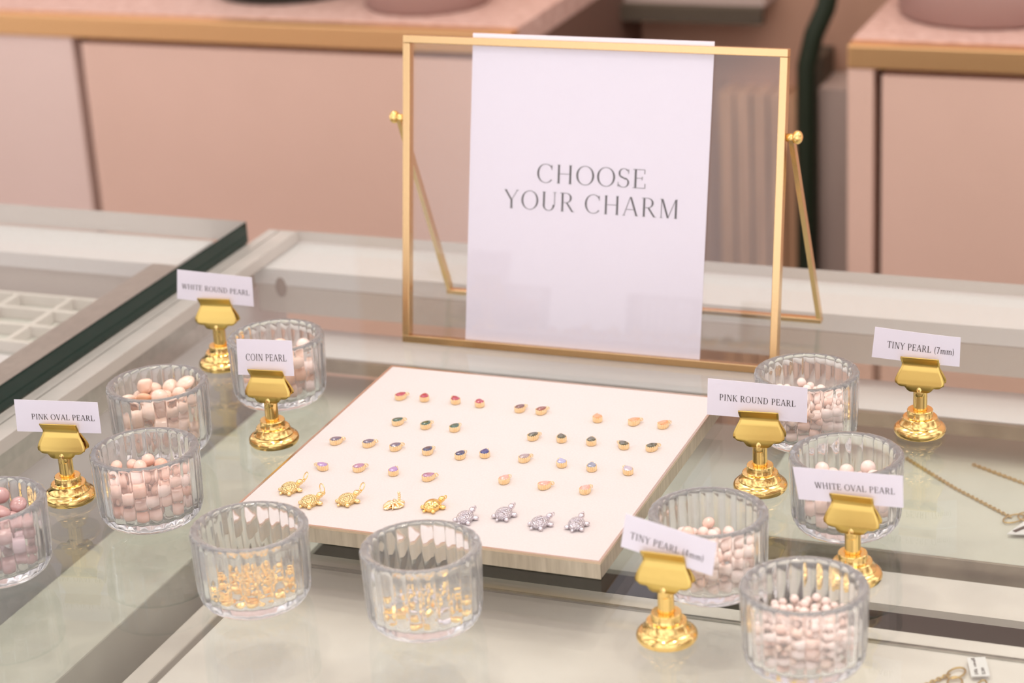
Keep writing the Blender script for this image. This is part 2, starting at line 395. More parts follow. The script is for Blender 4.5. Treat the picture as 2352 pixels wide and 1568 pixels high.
# things standing on the cabinets
t = thing('vase', 'black green square based vase on the left pink cabinet', 'vase', (-0.675, 1.108, 0.005))
bm = bmesh.new(); lathe(bm, [(0.080, 0.0), (0.085, 0.006), (0.087, 0.03), (0.076, 0.10), (0.055, 0.15), (0.042, 0.16)], 40); obj('body', bm, M['black'], t)
bm = bmesh.new(); lathe(bm, [(0.046, 0.1605), (0.048, 0.165), (0.046, 0.170)], 40); obj('rim', bm, M['black'], t)
t = thing('round_box', 'mauve round lidded box on the left pink cabinet', 'box', (-0.492, 1.066, 0.005))
bm = bmesh.new(); lathe(bm, [(0.064, 0.0), (0.068, 0.004), (0.068, 0.07)], 48); obj('body', bm, M['mauve'], t)
bm = bmesh.new(); lathe(bm, [(0.070, 0.0705), (0.071, 0.074), (0.071, 0.095), (0.068, 0.099)], 48); obj('lid', bm, M['mauve'], t)
t = thing('round_box', 'wide mauve round lidded box on the right pink cabinet', 'box', (0.096, 1.105, 0.006))
bm = bmesh.new(); lathe(bm, [(0.084, 0.0), (0.090, 0.005), (0.090, 0.075)], 56); obj('body', bm, M['mauve'], t)
bm = bmesh.new(); lathe(bm, [(0.092, 0.0755), (0.093, 0.079), (0.093, 0.105), (0.089, 0.11)], 56); obj('lid', bm, M['mauve'], t)

# ---------------------------------------------------------------- glass counter (main case)
GX0, GX1, GY0, GY1 = -0.2912, 0.75, -0.52, 0.346
case = thing('display_case', 'long glass topped jewellery counter holding the sign, tray and cups', 'display case', (0.2, -0.1, -0.95))
def cp(nm, a, b, c, d, e, f, m, bev=0.0, par=None):
    return obj(nm, boxbm(a - 0.2, b - 0.2, c + 0.1, d + 0.1, e + 0.95, f + 0.95, bev=bev), m, par or case)
bm = bmesh.new(); fs = box(bm, GX0 - .2, GX1 - .2, GY0 + .1, GY1 + .1, -0.0085 + .95, .95)
for f in fs:
    f.material_index = 0 if abs(f.normal.z if f.normal.length else f.calc_center_median().z) > 2 else 1
bm.normal_update()
for f in bm.faces: f.material_index = 0 if abs(f.normal.z) > 0.5 else 1
obj('glass_top', bm, [M['pane'], M['edge_pale']], case)
cp('back_rail', -0.30, 0.75, 0.288, 0.352, -0.022, -0.0095, M['white'])
d_ = cp('sliding_door', -0.298, 0.75, 0.2885, 0.300, -0.0435, -0.0225, M['door'])
bm = bmesh.new()
rs = bmesh.ops.create_cone(bm, cap_ends=True, segments=28, radius1=0.0058, radius2=0.0058, depth=0.001, matrix=Matrix.Translation((-0.2785 - .2, 0.2880 + .1, -0.0235 + .95)) @ Matrix.Rotation(PI/2, 4, 'X') @ Matrix.Diagonal((0.75, 1.3, 1, 1)))
obj('finger_pull', bm, M['hole'], d_)
cp('ledge', -0.29, 0.75, 0.252, 0.302, -0.068, -0.060, M['white'])
cp('door_track', -0.29, 0.75, 0.2475, 0.2515, -0.070, -0.0605, M['face'])
cp('side_channel', -0.3155, -0.3070, GY0, 0.346, -0.03, -0.0005, M['frame_side'])
cp('side_strip', -0.3058, -0.2918, GY0, 0.346, -0.009, -0.0005, M['frame_side'])
cp('side_rail', -0.3058, -0.2985, GY0, 0.2470, -0.034, -0.0095, M['steel'])
cp('side_wall', -0.3155, -0.3070, GY0, 0.346, -0.95, -0.0305, M['white'])
cp('base', -0.3065, 0.75, GY0, 0.3000, -0.95, -0.135, M['deck'])
cp('shelf_return', -0.1985, -0.1430, 0.0205, 0.0705, -0.106, -0.103, M['shelf'])
cp('middle_shelf', -0.1985, 0.75, 0.0710, 0.3000, -0.106, -0.103, M['shelf'])
cp('front_panel', -0.2895, 0.75, GY0 - 0.012, GY0 - 0.0005, -0.95, -0.0005, M['white'])

# display boards inside the case
def board(label, x0, x1, y0, y1, z1, m, h=0.014):
    t = thing('display_board', label, 'display board', ((x0+x1)/2, (y0+y1)/2, z1 - h), group=None)
    cx, cy = (x0+x1)/2, (y0+y1)/2
    obj('pad', boxbm(x0-cx, x1-cx, y0-cy, y1-cy, 0.004, h, bev=0.0012), m, t)
    obj('base_board', boxbm(x0-cx+.001, x1-cx-.001, y0-cy+.001, y1-cy-.001, 0, 0.0038), M['steel'], t)
    return t
board('wide ivory velvet board lying in the case under the gold bead cups', -0.0885, 0.74, -0.51, -0.0787, -0.035, M['board'], 0.0995)
rb = board('ivory velvet board under the glass at right holding a gold chain', 0.115, 0.74, 0.112, 0.299, -0.0885, M['board_sage'])
obj('edge_strip', boxbm(-0.3125, 0.3125, -0.0962, -0.0937, 0.0, 0.0142, bev=0.0008), M['face'], rb)
board('narrow ivory velvet board under the glass along the left edge', -0.268, -0.199, -0.51, 0.29, -0.0905, M['board_sage'], 0.044)
board('slim beige velvet strip beside the wide ivory board in the case', -0.1805, -0.1655, -0.51, 0.019, -0.108, M['board'], 0.026)
bm = bmesh.new(); box(bm, -0.0875, 0.74, -0.0954, -0.0946, -0.03495, -0.0339); box(bm, -0.0875, 0.74, -0.0946, -0.0927, -0.03495, -0.0347); box(bm, -0.0875, 0.74, -0.0927, -0.0921, -0.03495, -0.0342)
tag(obj('divider_strip', bm, M['steel']), 'thin steel divider strip lying along the back edge of the wide ivory board', 'strip')
bm = bmesh.new(); box(bm, 0.16, 0.74, 0.0620, 0.1020, -0.1029, -0.098)
tag(obj('shelf_strip', bm, M['board']), 'pale strip lying between the two ivory boards at right under the glass', 'strip')

tag(obj('lock_plate', boxbm(0.0645, 0.0805, 0.2615, 0.2685, -0.0599, -0.0585, bev=0.0003), M['steel']), 'small grey metal plate on the white ledge under the glass beside the sign frame', 'plate')

# chains and price tags inside the case
def chain_mesh(bm, pts, link, wire):
    pts = [Vector(p) for p in pts]
    seg = [(pts[i+1]-pts[i]).length for i in range(len(pts)-1)]; L = sum(seg); n = int(L / (link * 0.72))
    for i in range(n):
        d = (i + .5) / n * L; k = 0
        while d > seg[k]: d -= seg[k]; k += 1
        p = pts[k].lerp(pts[k+1], d / seg[k]); tdir = (pts[k+1]-pts[k]).normalized()
        side = tdir.cross(Vector((0, 0, 1))).normalized()
        ax = (side + Vector((0, 0, 1)) * (0.55 if i % 2 else -0.55)).normalized()
        q = [p + tdir * (link/2) * math.cos(2*PI*j/10) + ax * (link*0.32) * math.sin(2*PI*j/10) for j in range(10)]
        tube(bm, q, wire, 5, closed=True)
M['chain'] = mat('gold_chain', (0.62, 0.46, 0.22), 0.3, 1.0)
def necklace(label, pts, link=0.0028, wire=0.00042, loop=None):
    bm = bmesh.new(); chain_mesh(bm, pts, link, wire)
    o = obj('necklace', bm, M['chain'], loc=(0, 0, 0), smooth=True)
    if loop:
        bm = bmesh.new()
        for q in loop: tube(bm, q, 0.00055, 6, closed=True)
        obj('clasp', bm, M['chain'], o, smooth=True)
    return tag(o, label, 'necklace')
zb = -0.0875
necklace('gold cable chain running diagonally under the glass to a white tag', [(0.1935, 0.242, zb), (0.232, 0.205, zb), (0.2725, 0.172, zb)],
         loop=[[(0.2745+0.005*math.cos(a)+0.003*math.sin(a), 0.170+0.007*math.sin(a), zb+.0004) for a in np.linspace(0, 2*PI, 14, endpoint=False)],
               [(0.2815+0.005*math.cos(a), 0.174+0.006*math.sin(a), zb+.0008) for a in np.linspace(0, 2*PI, 14, endpoint=False)]])
necklace('paired gold chain at the far right under the glass', [(0.2365, 0.243, zb), (0.2725, 0.2225, zb), (0.32, 0.195, zb)])
cdx, cdy, cz = 0.0158, -0.0952, -0.0338
necklace('gold cable chain with open clasp at the lower right under the glass', [(x + cdx, y + cdy, cz) for x, y in ((0.246, -0.073), (0.255, -0.050), (0.2675, -0.031), (0.2735, -0.0225))],
         loop=[[(cdx+0.2765+0.004*math.cos(a), cdy-0.021+0.0055*math.sin(a)+0.002*math.cos(a), cz+.0004) for a in np.linspace(0, 2*PI, 14, endpoint=False)],
               [(cdx+0.2775+0.0035*math.cos(a), cdy-0.030+0.005*math.sin(a), cz+.0006) for a in np.linspace(0, 2*PI, 14, endpoint=False)],
               [(cdx+0.2905+0.0022*math.cos(a), cdy-0.0305+0.006*math.sin(a), cz+.0006) for a in np.linspace(0, 2*PI, 14, endpoint=False)]])
def price_tag(label, corners, zt, lines, lean=0.0):
    # corners: TL, TR, BR, BL of the tag lying on the board (x, y); lines of small print
    C = [Vector((x, y, zt)) for x, y in corners]; c0 = sum(C, Vector()) / 4
    fn0 = lambda u, v: (C[3] + (C[2]-C[3]) * u) * (1-v) + (C[0] + (C[1]-C[0]) * u) * v
    bm = bmesh.new(); vs = []
    for dz in (0, 0.0006):
        vs.append([bm.verts.new(p - c0 + Vector((0, 0, dz))) for p in (C[3], C[2], C[1], C[0])])
    bm.faces.new(vs[0][::-1]); bm.faces.new(vs[1])
    for i in range(4): bm.faces.new((vs[0][i], vs[0][(i+1)%4], vs[1][(i+1)%4], vs[1][i]))
    o = tag(obj('price_tag', bm, M['tag'], loc=c0), label, 'price tag')
    fn = lambda u, v: fn0(u, v) - c0 + Vector((0, 0, 0.00075))
    for (txt, u0, u1, v0, v1) in lines:
        lettering('small_print', txt, fn, u0, u1, v0, v1, M['ink_dark'], o, (.16, .09, .1, .06))
    return o
price_tag('white price tag printed with small text at the lower right under the glass', [(0.3001, -0.1193), (0.2948, -0.1019), (0.3032, -0.0987), (0.3086, -0.1161)], -0.0328,
          [('14k small', .06, .95, .60, .80), ('$280', .06, .42, .22, .40)])
price_tag('white striped price tag cut by the right edge of the photo', [(0.282, 0.166), (0.306, 0.178), (0.302, 0.150), (0.2745, 0.1455)], -0.0862, [])
bpy.context.view_layer.update()
pt2 = [o for o in sc.objects if o.name.startswith('price_tag')][-1]
bm = bmesh.new(); 
A0, A1 = Vector((0.2780, 0.1490, 0)), Vector((0.2900, 0.1670, 0)); sd = Vector((0.0011, -0.0008, 0))
vs = [bm.verts.new(p - Vector((pt2.location.x, pt2.location.y, 0)) + Vector((0, 0, 0.0008))) for p in (A0 - sd, A0 + sd, A1 + sd, A1 - sd)]
bm.faces.new(vs); obj('stripe', bm, M['ink_dark'], pt2)

# ---------------------------------------------------------------- left case (glass edge is dark green)
lc = thing('display_case', 'second glass topped case at left with a thick dark green glass edge', 'display case', (-0.8, -0.1, -0.95))
def lp(nm, a, b, c, d, e, f, m, bev=0.0, par=None):
    return obj(nm, boxbm(a + 0.8, b + 0.8, c + 0.1, d + 0.1, e + 0.95, f + 0.95, bev=bev), m, par or lc)
LX1 = -0.3160
bm = bmesh.new(); box(bm, -1.5 + .8, LX1 + .8, -0.52 + .1, 0.313 + .1, 0.0006 + .95, 0.0165 + .95); bm.normal_update()
for f in bm.faces: f.material_index = 0 if abs(f.normal.z) > 0.5 else (1 if f.normal.x > 0.5 else 2)
obj('glass_top', bm, [M['pane'], M['edge'], M['edge_pale']], lc)
lp('back_rail', -1.5, -0.345, 0.255, 0.312, -0.012, -0.0005, M['white'])
lp('sliding_door', -1.5, -0.346, 0.258, 0.268, -0.036, -0.0125, M['door'])
lp('edge_rail', -0.3640, -0.3420, -0.52, 0.2545, -0.02, 0.0002, M['steel'])
lp('side_wall', -0.3400, -0.3175, -0.52, 0.313, -0.95, 0.0002, M['deck'])
lp('base', -1.5, -0.3650, -0.52, 0.2570, -0.95, -0.038, M['white'])
lp('front_panel', -1.5, -0.3175, -0.532, -0.5205, -0.95, 0.0002, M['white'])
# compartment tray in the left case
ct = thing('compartment_tray', 'beige compartment tray with square wells inside the left glass case', 'tray', (-0.475, 0.205, -0.0378))
obj('tray_base', boxbm(-0.095, 0.095, -0.052, 0.040, 0.0, 0.0015), M['shelf'], ct)
def divider(nm, x0, x1, y0, y1): obj(nm, boxbm(x0, x1, y0, y1, 0.0016, 0.010, bev=0.0006), M['board'], ct)
LY = (-0.052, -0.0215, 0.009, 0.036)
for y in LY: divider('long_divider', -0.095, 0.095, y, y + 0.0045)
for x in (-0.095, -0.049, -0.003, 0.043, 0.0905):
    for k in range(3): divider('cross_divider', x, x + 0.0045, LY[k] + 0.0048, LY[k+1] - 0.0003)
bm = bmesh.new(); box(bm, -0.05, 0.025, -0.02, 0.02, 0, 0.008, bev=0.003)
tag(obj('folded_cloth', bm, M['white'], loc=(-0.425, 0.115, -0.0378)), 'white folded cloth lying in the left case in front of the compartment tray', 'cloth')

# ---------------------------------------------------------------- charm tray
TX, TY, TH = 0.1065, 0.1095, 0.0100
tr = thing('charm_tray', 'cream flat square tray with champagne metal rim holding all the charms', 'tray', (0.0088, -0.0205, 0))
bm = bmesh.new(); box(bm, -TX, TX, -TY, TY, 0.0004, TH - 0.0012)
obj('base', bm, M['tray_side'], tr)
bm = bmesh.new()
rw = 0.0012
for a in ((-TX-.0002, TX+.0002, -TY-.0002, -TY+rw), (-TX-.0002, TX+.0002, TY-rw, TY+.0002), (-TX-.0002, -TX+rw, -TY+rw, TY-rw), (TX-rw, TX+.0002, -TY+rw, TY-rw)):
    box(bm, a[0], a[1], a[2], a[3], TH - 0.0012, TH + 0.0002)
obj('rim', bm, M['tray_rim'], tr)
obj('pad', boxbm(-TX+rw+.0001, TX-rw-.0001, -TY+rw+.0001, TY-rw-.0001, TH-.0011, TH), M['tray_top'], tr)

# ---------------------------------------------------------------- easel frame with the sign
TH_ = R(10.5)
fr = thing('easel_frame', 'gold metal easel frame with clear glass standing behind the charm tray', 'photo frame', (-0.1190, 0.1515, 0.0), (0, 0, R(0.4)))
FW, FH, FD, FB = 0.2500, 0.1985, 0.0070, 0.0048
tilt = Matrix.Rotation(-TH_, 4, 'X')
def tb(*a, bev=0.0004):
    bm = bmesh.new(); box(bm, *a, bev=bev); bm.transform(tilt); return bm
obj('rail', tb(0, FW, 0, FD, 0.0, FB), M['brass'], fr)
obj('rail', tb(0, FW, 0, FD, FH - FB, FH), M['brass'], fr)
obj('rail', tb(0, FB, 0, FD, FB + .0001, FH - FB - .0001), M['brass'], fr)
obj('rail', tb(FW - FB, FW, 0, FD, FB + .0001, FH - FB - .0001), M['brass'], fr)
bm = bmesh.new(); box(bm, FB + .0002, FW - FB - .0002, 0.0016, 0.0026, FB + .0002, FH - FB - .0002); bm.transform(tilt)
obj('glass_pane', bm, M['framepane'], fr)
bm = bmesh.new(); box(bm, FB + .0002, FW - FB - .0002, 0.0046, 0.0056, FB + .0002, FH - FB - .0002); bm.transform(tilt)
obj('glass_pane', bm, M['framepane'], fr)
def flat_leg(p0, p1, wx, th):
    bm = bmesh.new(); d = (Vector(p1) - Vector(p0)).normalized(); n = Vector((1, 0, 0)).cross(d).normalized()
    vs = []
    for p in (Vector(p0), Vector(p1)):
        vs.append([bm.verts.new(p + Vector((sx*wx/2, 0, 0)) + n*sn*th/2) for sx, sn in ((-1,-1),(1,-1),(1,1),(-1,1))])
    bm.faces.new(vs[0][::-1]); bm.faces.new(vs[1])
    for i in range(4): bm.faces.new((vs[0][i], vs[0][(i+1)%4], vs[1][(i+1)%4], vs[1][i]))
    bmesh.ops.recalc_face_normals(bm, faces=bm.faces)
    return bm
piv_z, piv_y = 0.1425, 0.1425 * math.tan(TH_) + 0.0035
YB = 0.094
for sx, x in ((-1, -0.0035), (1, FW + 0.0035)):
    obj('leg', flat_leg((x, piv_y, piv_z), (x + sx*0.001, YB, 0.0035), 0.0030, 0.0052), M['brass'], fr)
    bm = bmesh.new()
    bmesh.ops.create_cone(bm, cap_ends=True, segments=20, radius1=0.0026, radius2=0.0026, depth=0.006, matrix=Matrix.Translation((x, piv_y, piv_z)) @ Matrix.Rotation(PI/2, 4, 'Y'))
    ball(bm, Vector((x + sx*0.0035, piv_y, piv_z + .0005)), 0.0042, 0.8, 1, 1)
    obj('pivot_knob', bm, M['gold'], fr, smooth=True)
obj('foot_bar', boxbm(-0.0062, FW + 0.0062, YB - 0.003, YB + 0.003, 0.0, 0.0032, bev=0.0005), M['brass'], fr)

# paper sign between the panes (its own thing, pokes out above the frame)
PW = 0.1570
sg = thing('sign_paper', 'tall pale paper sign reading CHOOSE YOUR CHARM, held inside the gold easel frame', 'sign', (-0.1190, 0.1515, 0.0), (0, 0, R(0.4)))
def sign_pt(u, v, off=0.0):
    x = 0.0432 + 0.0036 * v + PW * u; z = 0.0050 + (0.2012 - 0.0050) * v
    return tilt @ Vector((x, 0.0032 + off, z))
bm = bmesh.new()
vv = []
for off in (0.0, 0.0006):
    vv.append([bm.verts.new(sign_pt(u, v, off)) for u, v in ((0,0),(1,0),(1,1),(0,1))])
bm.faces.new(vv[0]); bm.faces.new(vv[1][::-1])
for i in range(4): bm.faces.new((vv[0][(i+1)%4], vv[0][i], vv[1][i], vv[1][(i+1)%4]))
obj('sheet', bm, M['paper'], sg)
SIGN = (.092, .028, .075, .022)
fnS = lambda u, v: sign_pt(u, v, -0.00015)
lettering('lettering', 'CHOOSE', fnS, 0.290, 0.752, 0.533, 0.593, M['ink'], sg, SIGN, .07)
lettering('lettering', 'YOUR CHARM', fnS, 0.150, 0.890, 0.444, 0.504, M['ink'], sg, SIGN, .07)

# ---------------------------------------------------------------- card holders and cards
def jaw(front=True, thick=0.0005):
    rows = [(0.0310, .0137, -.0034), (0.0325, .0141, -.0031), (0.0340, .0138, -.0028), (0.0360, .0130, -.0023), (0.0380, .0120, -.0019),
            (0.0397, .0111, -.0015), (0.0408, .0107, -.0010), (0.0418, .0106, -.0008), (0.0426, .0106, -.0010), (0.0440, .0108, -.0019), (0.0455, .0109, -.0029), (0.0466, .0109, -.0035), (0.0472, .0108, -.0040)]
    NX = 16; bm = bmesh.new(); grid = []
    def zb(x):   # scalloped lower edge
        ax = abs(x) / 0.0140
        return 0.0268 + 0.0026 * max(0, min(1, (ax - .42) / .15)) ** 1.2 + 0.0022 * max(0, (ax - .72) / .28) ** 2.2 * 1.2
    sgn = 1 if front else -1
    bot = []
    for i in range(NX + 1):
        u = -1 + 2 * i / NX; x = u * 0.0132
        bot.append(bm.verts.new((x, -(.0034 + (.0310 - zb(x)) * .22) * sgn, zb(x))))
    grid.append(bot)
    for z, hw, y in rows:
        grid.append([bm.verts.new((hw * (-1 + 2*i/NX), y * sgn, z)) for i in range(NX + 1)])
    for a in range(len(grid) - 1):
        for i in range(NX):
            q = (grid[a][i], grid[a][i+1], grid[a+1][i+1], grid[a+1][i])
            f = bm.faces.new(q if front else q[::-1]); f.smooth = True
    bm.normal_update()
    r = bmesh.ops.solidify(bm, geom=list(bm.faces), thickness=thick)
    return bm
def make_holder(label):
    t = thing('card_holder', label, 'card holder', (0, 0, 0), group='gold card holders on the counter')
    bm = bmesh.new()
    lathe(bm, [(0.0, 0.0), (.0128, 0.0), (.0140, .0006), (.0147, .0018), (.0148, .0030), (.0144, .0043), (.0134, .0053), (.0124, .0058), (.0118, .0061), (.0117, .0067), (.0113, .0071),
               (.0100, .0093), (.0098, .0103), (.0094, .0107), (.0076, .0109), (.0074, .0112), (.0073, .0146), (.0070, .0150), (.0046, .0150), (.0043, .0146), (0.0, .0146)], 64, False, False)
    obj('base', bm, M['gold'], t, sharp=32)
    bm = bmesh.new(); lathe(bm, [(.0040, .0147), (.0040, .0285), (.0036, .0290)], 40); obj('post', bm, M['gold'], t, sharp=32)
    obj('clip_jaw', jaw(True), M['clipgold'], t)
    obj('clip_jaw', jaw(False), M['clipgold'], t)
    bm = bmesh.new(); bmesh.ops.create_cone(bm, cap_ends=True, segments=16, radius1=.0012, radius2=.0012, depth=.021, matrix=Matrix.Translation((0, 0, .0375)) @ Matrix.Rotation(PI/2, 4, 'Y'))
    obj('spring', bm, M['jaw_in'], t, smooth=True)
    bm = bmesh.new(); box(bm, -.0120, .0120, -.0022, .0022, .0300, .0352); obj('hinge_plate', bm, M['jaw_in'], t)
    bm = bmesh.new(); ball(bm, (0, -.0028, .0262), .0030, 1.0, .55, 1.35, 20, 12)
    obj('tongue', bm, M['gold'], t)
    return t
def card(label, text, c, corners, tb_, curve=0.0, holder_yaw=0.0):
    """corners: (x, z) of TL, TR, BR, BL in the vertical plane through the holder, relative to it"""
    o = thing('label_card', label, 'label card', (c[0], c[1], 0.0), (0, 0, holder_yaw))
    C = [Vector((x, 0, z)) for x, z in corners]
    def pt(u, v, off=0.0):
        p = (C[3] + (C[2]-C[3]) * u) * (1-v) + (C[0] + (C[1]-C[0]) * u) * v
        b = curve * ((u - .55) ** 2) * (1 if u > .55 else .4)
        p.z -= b * .5; p.y += b * 1.6 + off; return p
    N = 20; bm = bmesh.new(); g = []
    for off in (-0.00012, 0.00012):
        g.append([[bm.verts.new(pt(i/N, j, off)) for i in range(N+1)] for j in (0, 1)])
    for i in range(N):
        bm.faces.new((g[0][0][i], g[0][0][i+1], g[0][1][i+1], g[0][1][i]))
        bm.faces.new((g[1][0][i+1], g[1][0][i], g[1][1][i], g[1][1][i+1]))
        for j in (0, 1):
            q = (g[0][j][i], g[1][j][i], g[1][j][i+1], g[0][j][i+1]); bm.faces.new(q if j == 0 else q[::-1])
    bm.faces.new((g[0][0][0], g[0][1][0], g[1][1][0], g[1][0][0])); bm.faces.new((g[0][0][N], g[1][0][N], g[1][1][N], g[0][1][N]))
    obj('card', bm, M['paper'], o)
    u0, u1, v0, v1 = tb_
    lettering('lettering', text, lambda u, v: pt(u, v, -0.0003), u0, u1, v0, v1, M['ink_dark'], o)
    return o
HOLD = []   # filled below: (label, x, y, yaw deg)
HOLDER_AT = [
    (-0.2158, 0.0854, 7.50, 'gold clip holder carrying the WHITE ROUND PEARL card'),
    (-0.1272, -0.0158, 6.00, 'gold clip holder carrying the COIN PEARL card'),
    (-0.2045, -0.1160, 9.50, 'gold clip holder carrying the PINK OVAL PEARL card'),
    (0.1645, -0.0063, 5.25, 'gold clip holder carrying the PINK ROUND PEARL card'),
    (0.2362, -0.0955, -1.25, 'gold clip holder carrying the WHITE OVAL PEARL card'),
    (0.1656, -0.1789, -0.75, 'gold clip holder carrying the TINY PEARL (4mm) card'),
    (0.2323, 0.0891, -0.50, 'gold clip holder carrying the TINY PEARL (7mm) card'),
]
h0 = make_holder(HOLDER_AT[0][3])
for i, (x, y, a, l) in enumerate(HOLDER_AT):
    if i == 0: h0.location = (x, y, ZT); h0.rotation_euler = (0, 0, R(a))
    else: dup(h0, (x, y, 0.0), (0, 0, R(a)), l)
card('white card reading WHITE ROUND PEARL in the gold holder at the far left back', 'WHITE ROUND PEARL', (-0.2158, 0.0854), [(-0.02369, 0.06505), (0.02615, 0.06125), (0.02544, 0.04175), (-0.026, 0.04523)], (0.065, 0.955, 0.37, 0.545), 0.0, R(7.50))
card('white card reading COIN PEARL in the gold holder in front of the white pearl cup', 'COIN PEARL', (-0.1272, -0.0158), [(-0.01723, 0.06451), (0.01701, 0.06513), (0.01641, 0.04316), (-0.01839, 0.04209)], (0.155, 0.885, 0.41, 0.6), 0.0, R(6.00))
card('white card reading PINK OVAL PEARL in the gold holder at left', 'PINK OVAL PEARL', (-0.2045, -0.1160), [(-0.02552, 0.06), (0.02379, 0.05987), (0.02367, 0.04121), (-0.02624, 0.04075)], (0.19, 0.94, 0.4, 0.575), 0.0, R(9.50))
card('white card reading PINK ROUND PEARL in the gold holder right of the charm tray', 'PINK ROUND PEARL', (0.1645, -0.0063), [(-0.02764, 0.06372), (0.02616, 0.06146), (0.02572, 0.04116), (-0.02864, 0.04249)], (0.12, 0.885, 0.43, 0.605), 0.0, R(5.25))
card('white card reading WHITE OVAL PEARL in the gold holder at right', 'WHITE OVAL PEARL', (0.2362, -0.0955), [(-0.03029, 0.05758), (0.02478, 0.05954), (0.02517, 0.04256), (-0.02731, 0.04029)], (0.18, 0.925, 0.4, 0.59), 0.0, R(-1.25))
card('white card reading TINY PEARL (4mm) in the gold holder nearest the front', 'TINY PEARL (4mm)', (0.1656, -0.1789), [(-0.01851, 0.06401), (0.02602, 0.05478), (0.02331, 0.03716), (-0.02164, 0.04632)], (0.085, 0.89, 0.33, 0.53), 0.0, R(-0.75))
card('white card reading TINY PEARL (7mm) in the gold holder at far right back', 'TINY PEARL (7mm)', (0.2323, 0.0891), [(-0.0267, 0.06241), (0.02144, 0.06018), (0.0211, 0.04257), (-0.02861, 0.04382)], (0.17, 0.94, 0.38, 0.6), 0.012, R(-0.50))

# ---------------------------------------------------------------- ribbed glass cups
CR, CH = 0.0297, 0.0412
NF = 26
def cup_mesh():
    bm = bmesh.new(); n = NF * 10
    def flute(amt):
        def f(r, z, a):
            if amt(z) == 0: return r
            ph = (a * NF / (2 * PI)) % 1.0
            return r - amt(z) * (1 - math.sqrt(max(0.0, 1 - (2 * ph - 1) ** 2 * 0.98)))
        return f
    am_o = lambda z: 0.0011 if 0.006 < z < CH - 0.001 else (0.0004 if z > 0.003 else 0.0)
    out = [(0.0, 0.0), (.0215, 0.0), (.0240, .0006), (.0262, .0024), (.0279, .0052), (.0287, .0085), (.0291, .015), (.0294, .025), (.0297, .037), (.0298, CH - .0014), (.0294, CH - .0004), (.0285, CH)]
    inn = [(.0262, CH), (.0252, CH - .0005), (.0247, CH - .0016), (.0246, .035), (.0243, .020), (.0240, .0105), (.0232, .0075), (.0215, .0062), (.012, .0058), (0.0, .0058)]
    fo = flute(am_o)
    rings = []
    for (r, z) in out[1:]:
        rings.append([bm.verts.new((fo(r, z, 2*PI*i/n) * math.cos(2*PI*i/n), fo(r, z, 2*PI*i/n) * math.sin(2*PI*i/n), z)) for i in range(n)])
    for (r, z) in inn[:-1]:
        ai = 0.0004 if .0078 < z < CH - .0010 else 0.0
        rr = [r - ai * (0.5 + 0.5 * math.cos(2*PI*i/n*NF + PI)) for i in range(n)]
        rings.append([bm.verts.new((rr[i] * math.cos(2*PI*i/n), rr[i] * math.sin(2*PI*i/n), z)) for i in range(n)])
    for k in range(len(rings) - 1):
        for i in range(n):
            j = (i + 1) % n
            f = bm.faces.new((rings[k][i], rings[k][j], rings[k+1][j], rings[k+1][i])); f.smooth = True
    bm.faces.new(rings[0][::-1]); bm.faces.new(rings[-1])
    return bm
_first_cup = [None]
def cup(x, y, rz, label):
    if _first_cup[0] is None:
        o = obj('glass_cup', cup_mesh(), M['glass'], loc=(x, y, 0.0002)); tag(o, label, 'glass cup', 'ribbed glass cups on the counter'); _first_cup[0] = o
    else:
        o = dup(_first_cup[0], (x, y, 0.0002), None, label)
    o.rotation_euler = (0, 0, rz); return o
CUPS = dict(A=(-0.1543, 0.0470), B=(-0.1884, -0.0382), C=(-0.1471, -0.1241), D=(-0.0462, -0.1954), E=(0.0462, -0.1933), F=(-0.1944, -0.2027),
            G=(0.1722, 0.0663), H=(0.2194, -0.0379), I=(0.1700, -0.1217), J=(0.2341, -0.1842))
CUPLABEL = dict(
    A='ribbed glass cup of large white pearls behind the COIN PEARL card',
    B='ribbed glass cup of mixed cream and peach baroque pearls left of the COIN PEARL card',
    C='ribbed glass cup of pink oval pearls beside the PINK OVAL PEARL card',
    D='ribbed glass cup with tiny gold beads at the front left corner of the charm tray',
    E='ribbed glass cup with chunky gold beads in front of the charm tray',
    F='ribbed glass cup of mauve pearls cut off by the left edge of the photo',
    G='ribbed glass cup of tiny pale pearls behind the PINK ROUND PEARL card',
    H='ribbed glass cup of white oval pearls behind the WHITE OVAL PEARL card',
    I='ribbed glass cup of small white pearls behind the TINY PEARL (4mm) card',
    J='ribbed glass cup heaped with tiny blush white pearls at the bottom right of the photo')
for i, k in enumerate('ABCDEFGHIJ'):
    cup(*CUPS[k], 0.07 * i, CUPLABEL[k])

# ---------------------------------------------------------------- pearls and beads, dropped one by one into each cup
def pile(seed, n, rfun, rin=0.0234, floor=0.0064, tries=40, zmax=0.040):
    """greedy settling: every bead takes the lowest free place among random tries"""
    rg = np.random.RandomState(seed); pos = np.zeros((0, 3)); rad = np.zeros(0)
    for i in range(n):
        r = rfun(rg); R_ = rin - r; best = None
        rho = R_ * np.sqrt(rg.rand(tries)); th = rg.rand(tries) * 2 * PI
        rho[:tries // 3] = R_
        xs, ys = rho * np.cos(th), rho * np.sin(th)
        z = np.full(tries, floor + r)
        if len(pos):
            d2 = (xs[:, None] - pos[None, :, 0]) ** 2 + (ys[:, None] - pos[None, :, 1]) ** 2
            s = r + rad[None, :]
            h = np.where(d2 < s * s, pos[None, :, 2] + np.sqrt(np.maximum(s * s - d2, 0)), -1)
            z = np.maximum(z, h.max(1))
        b = int(np.argmin(z))
        pos = np.vstack([pos, [xs[b], ys[b], z[b]]]); rad = np.append(rad, r)
    return pos, rad
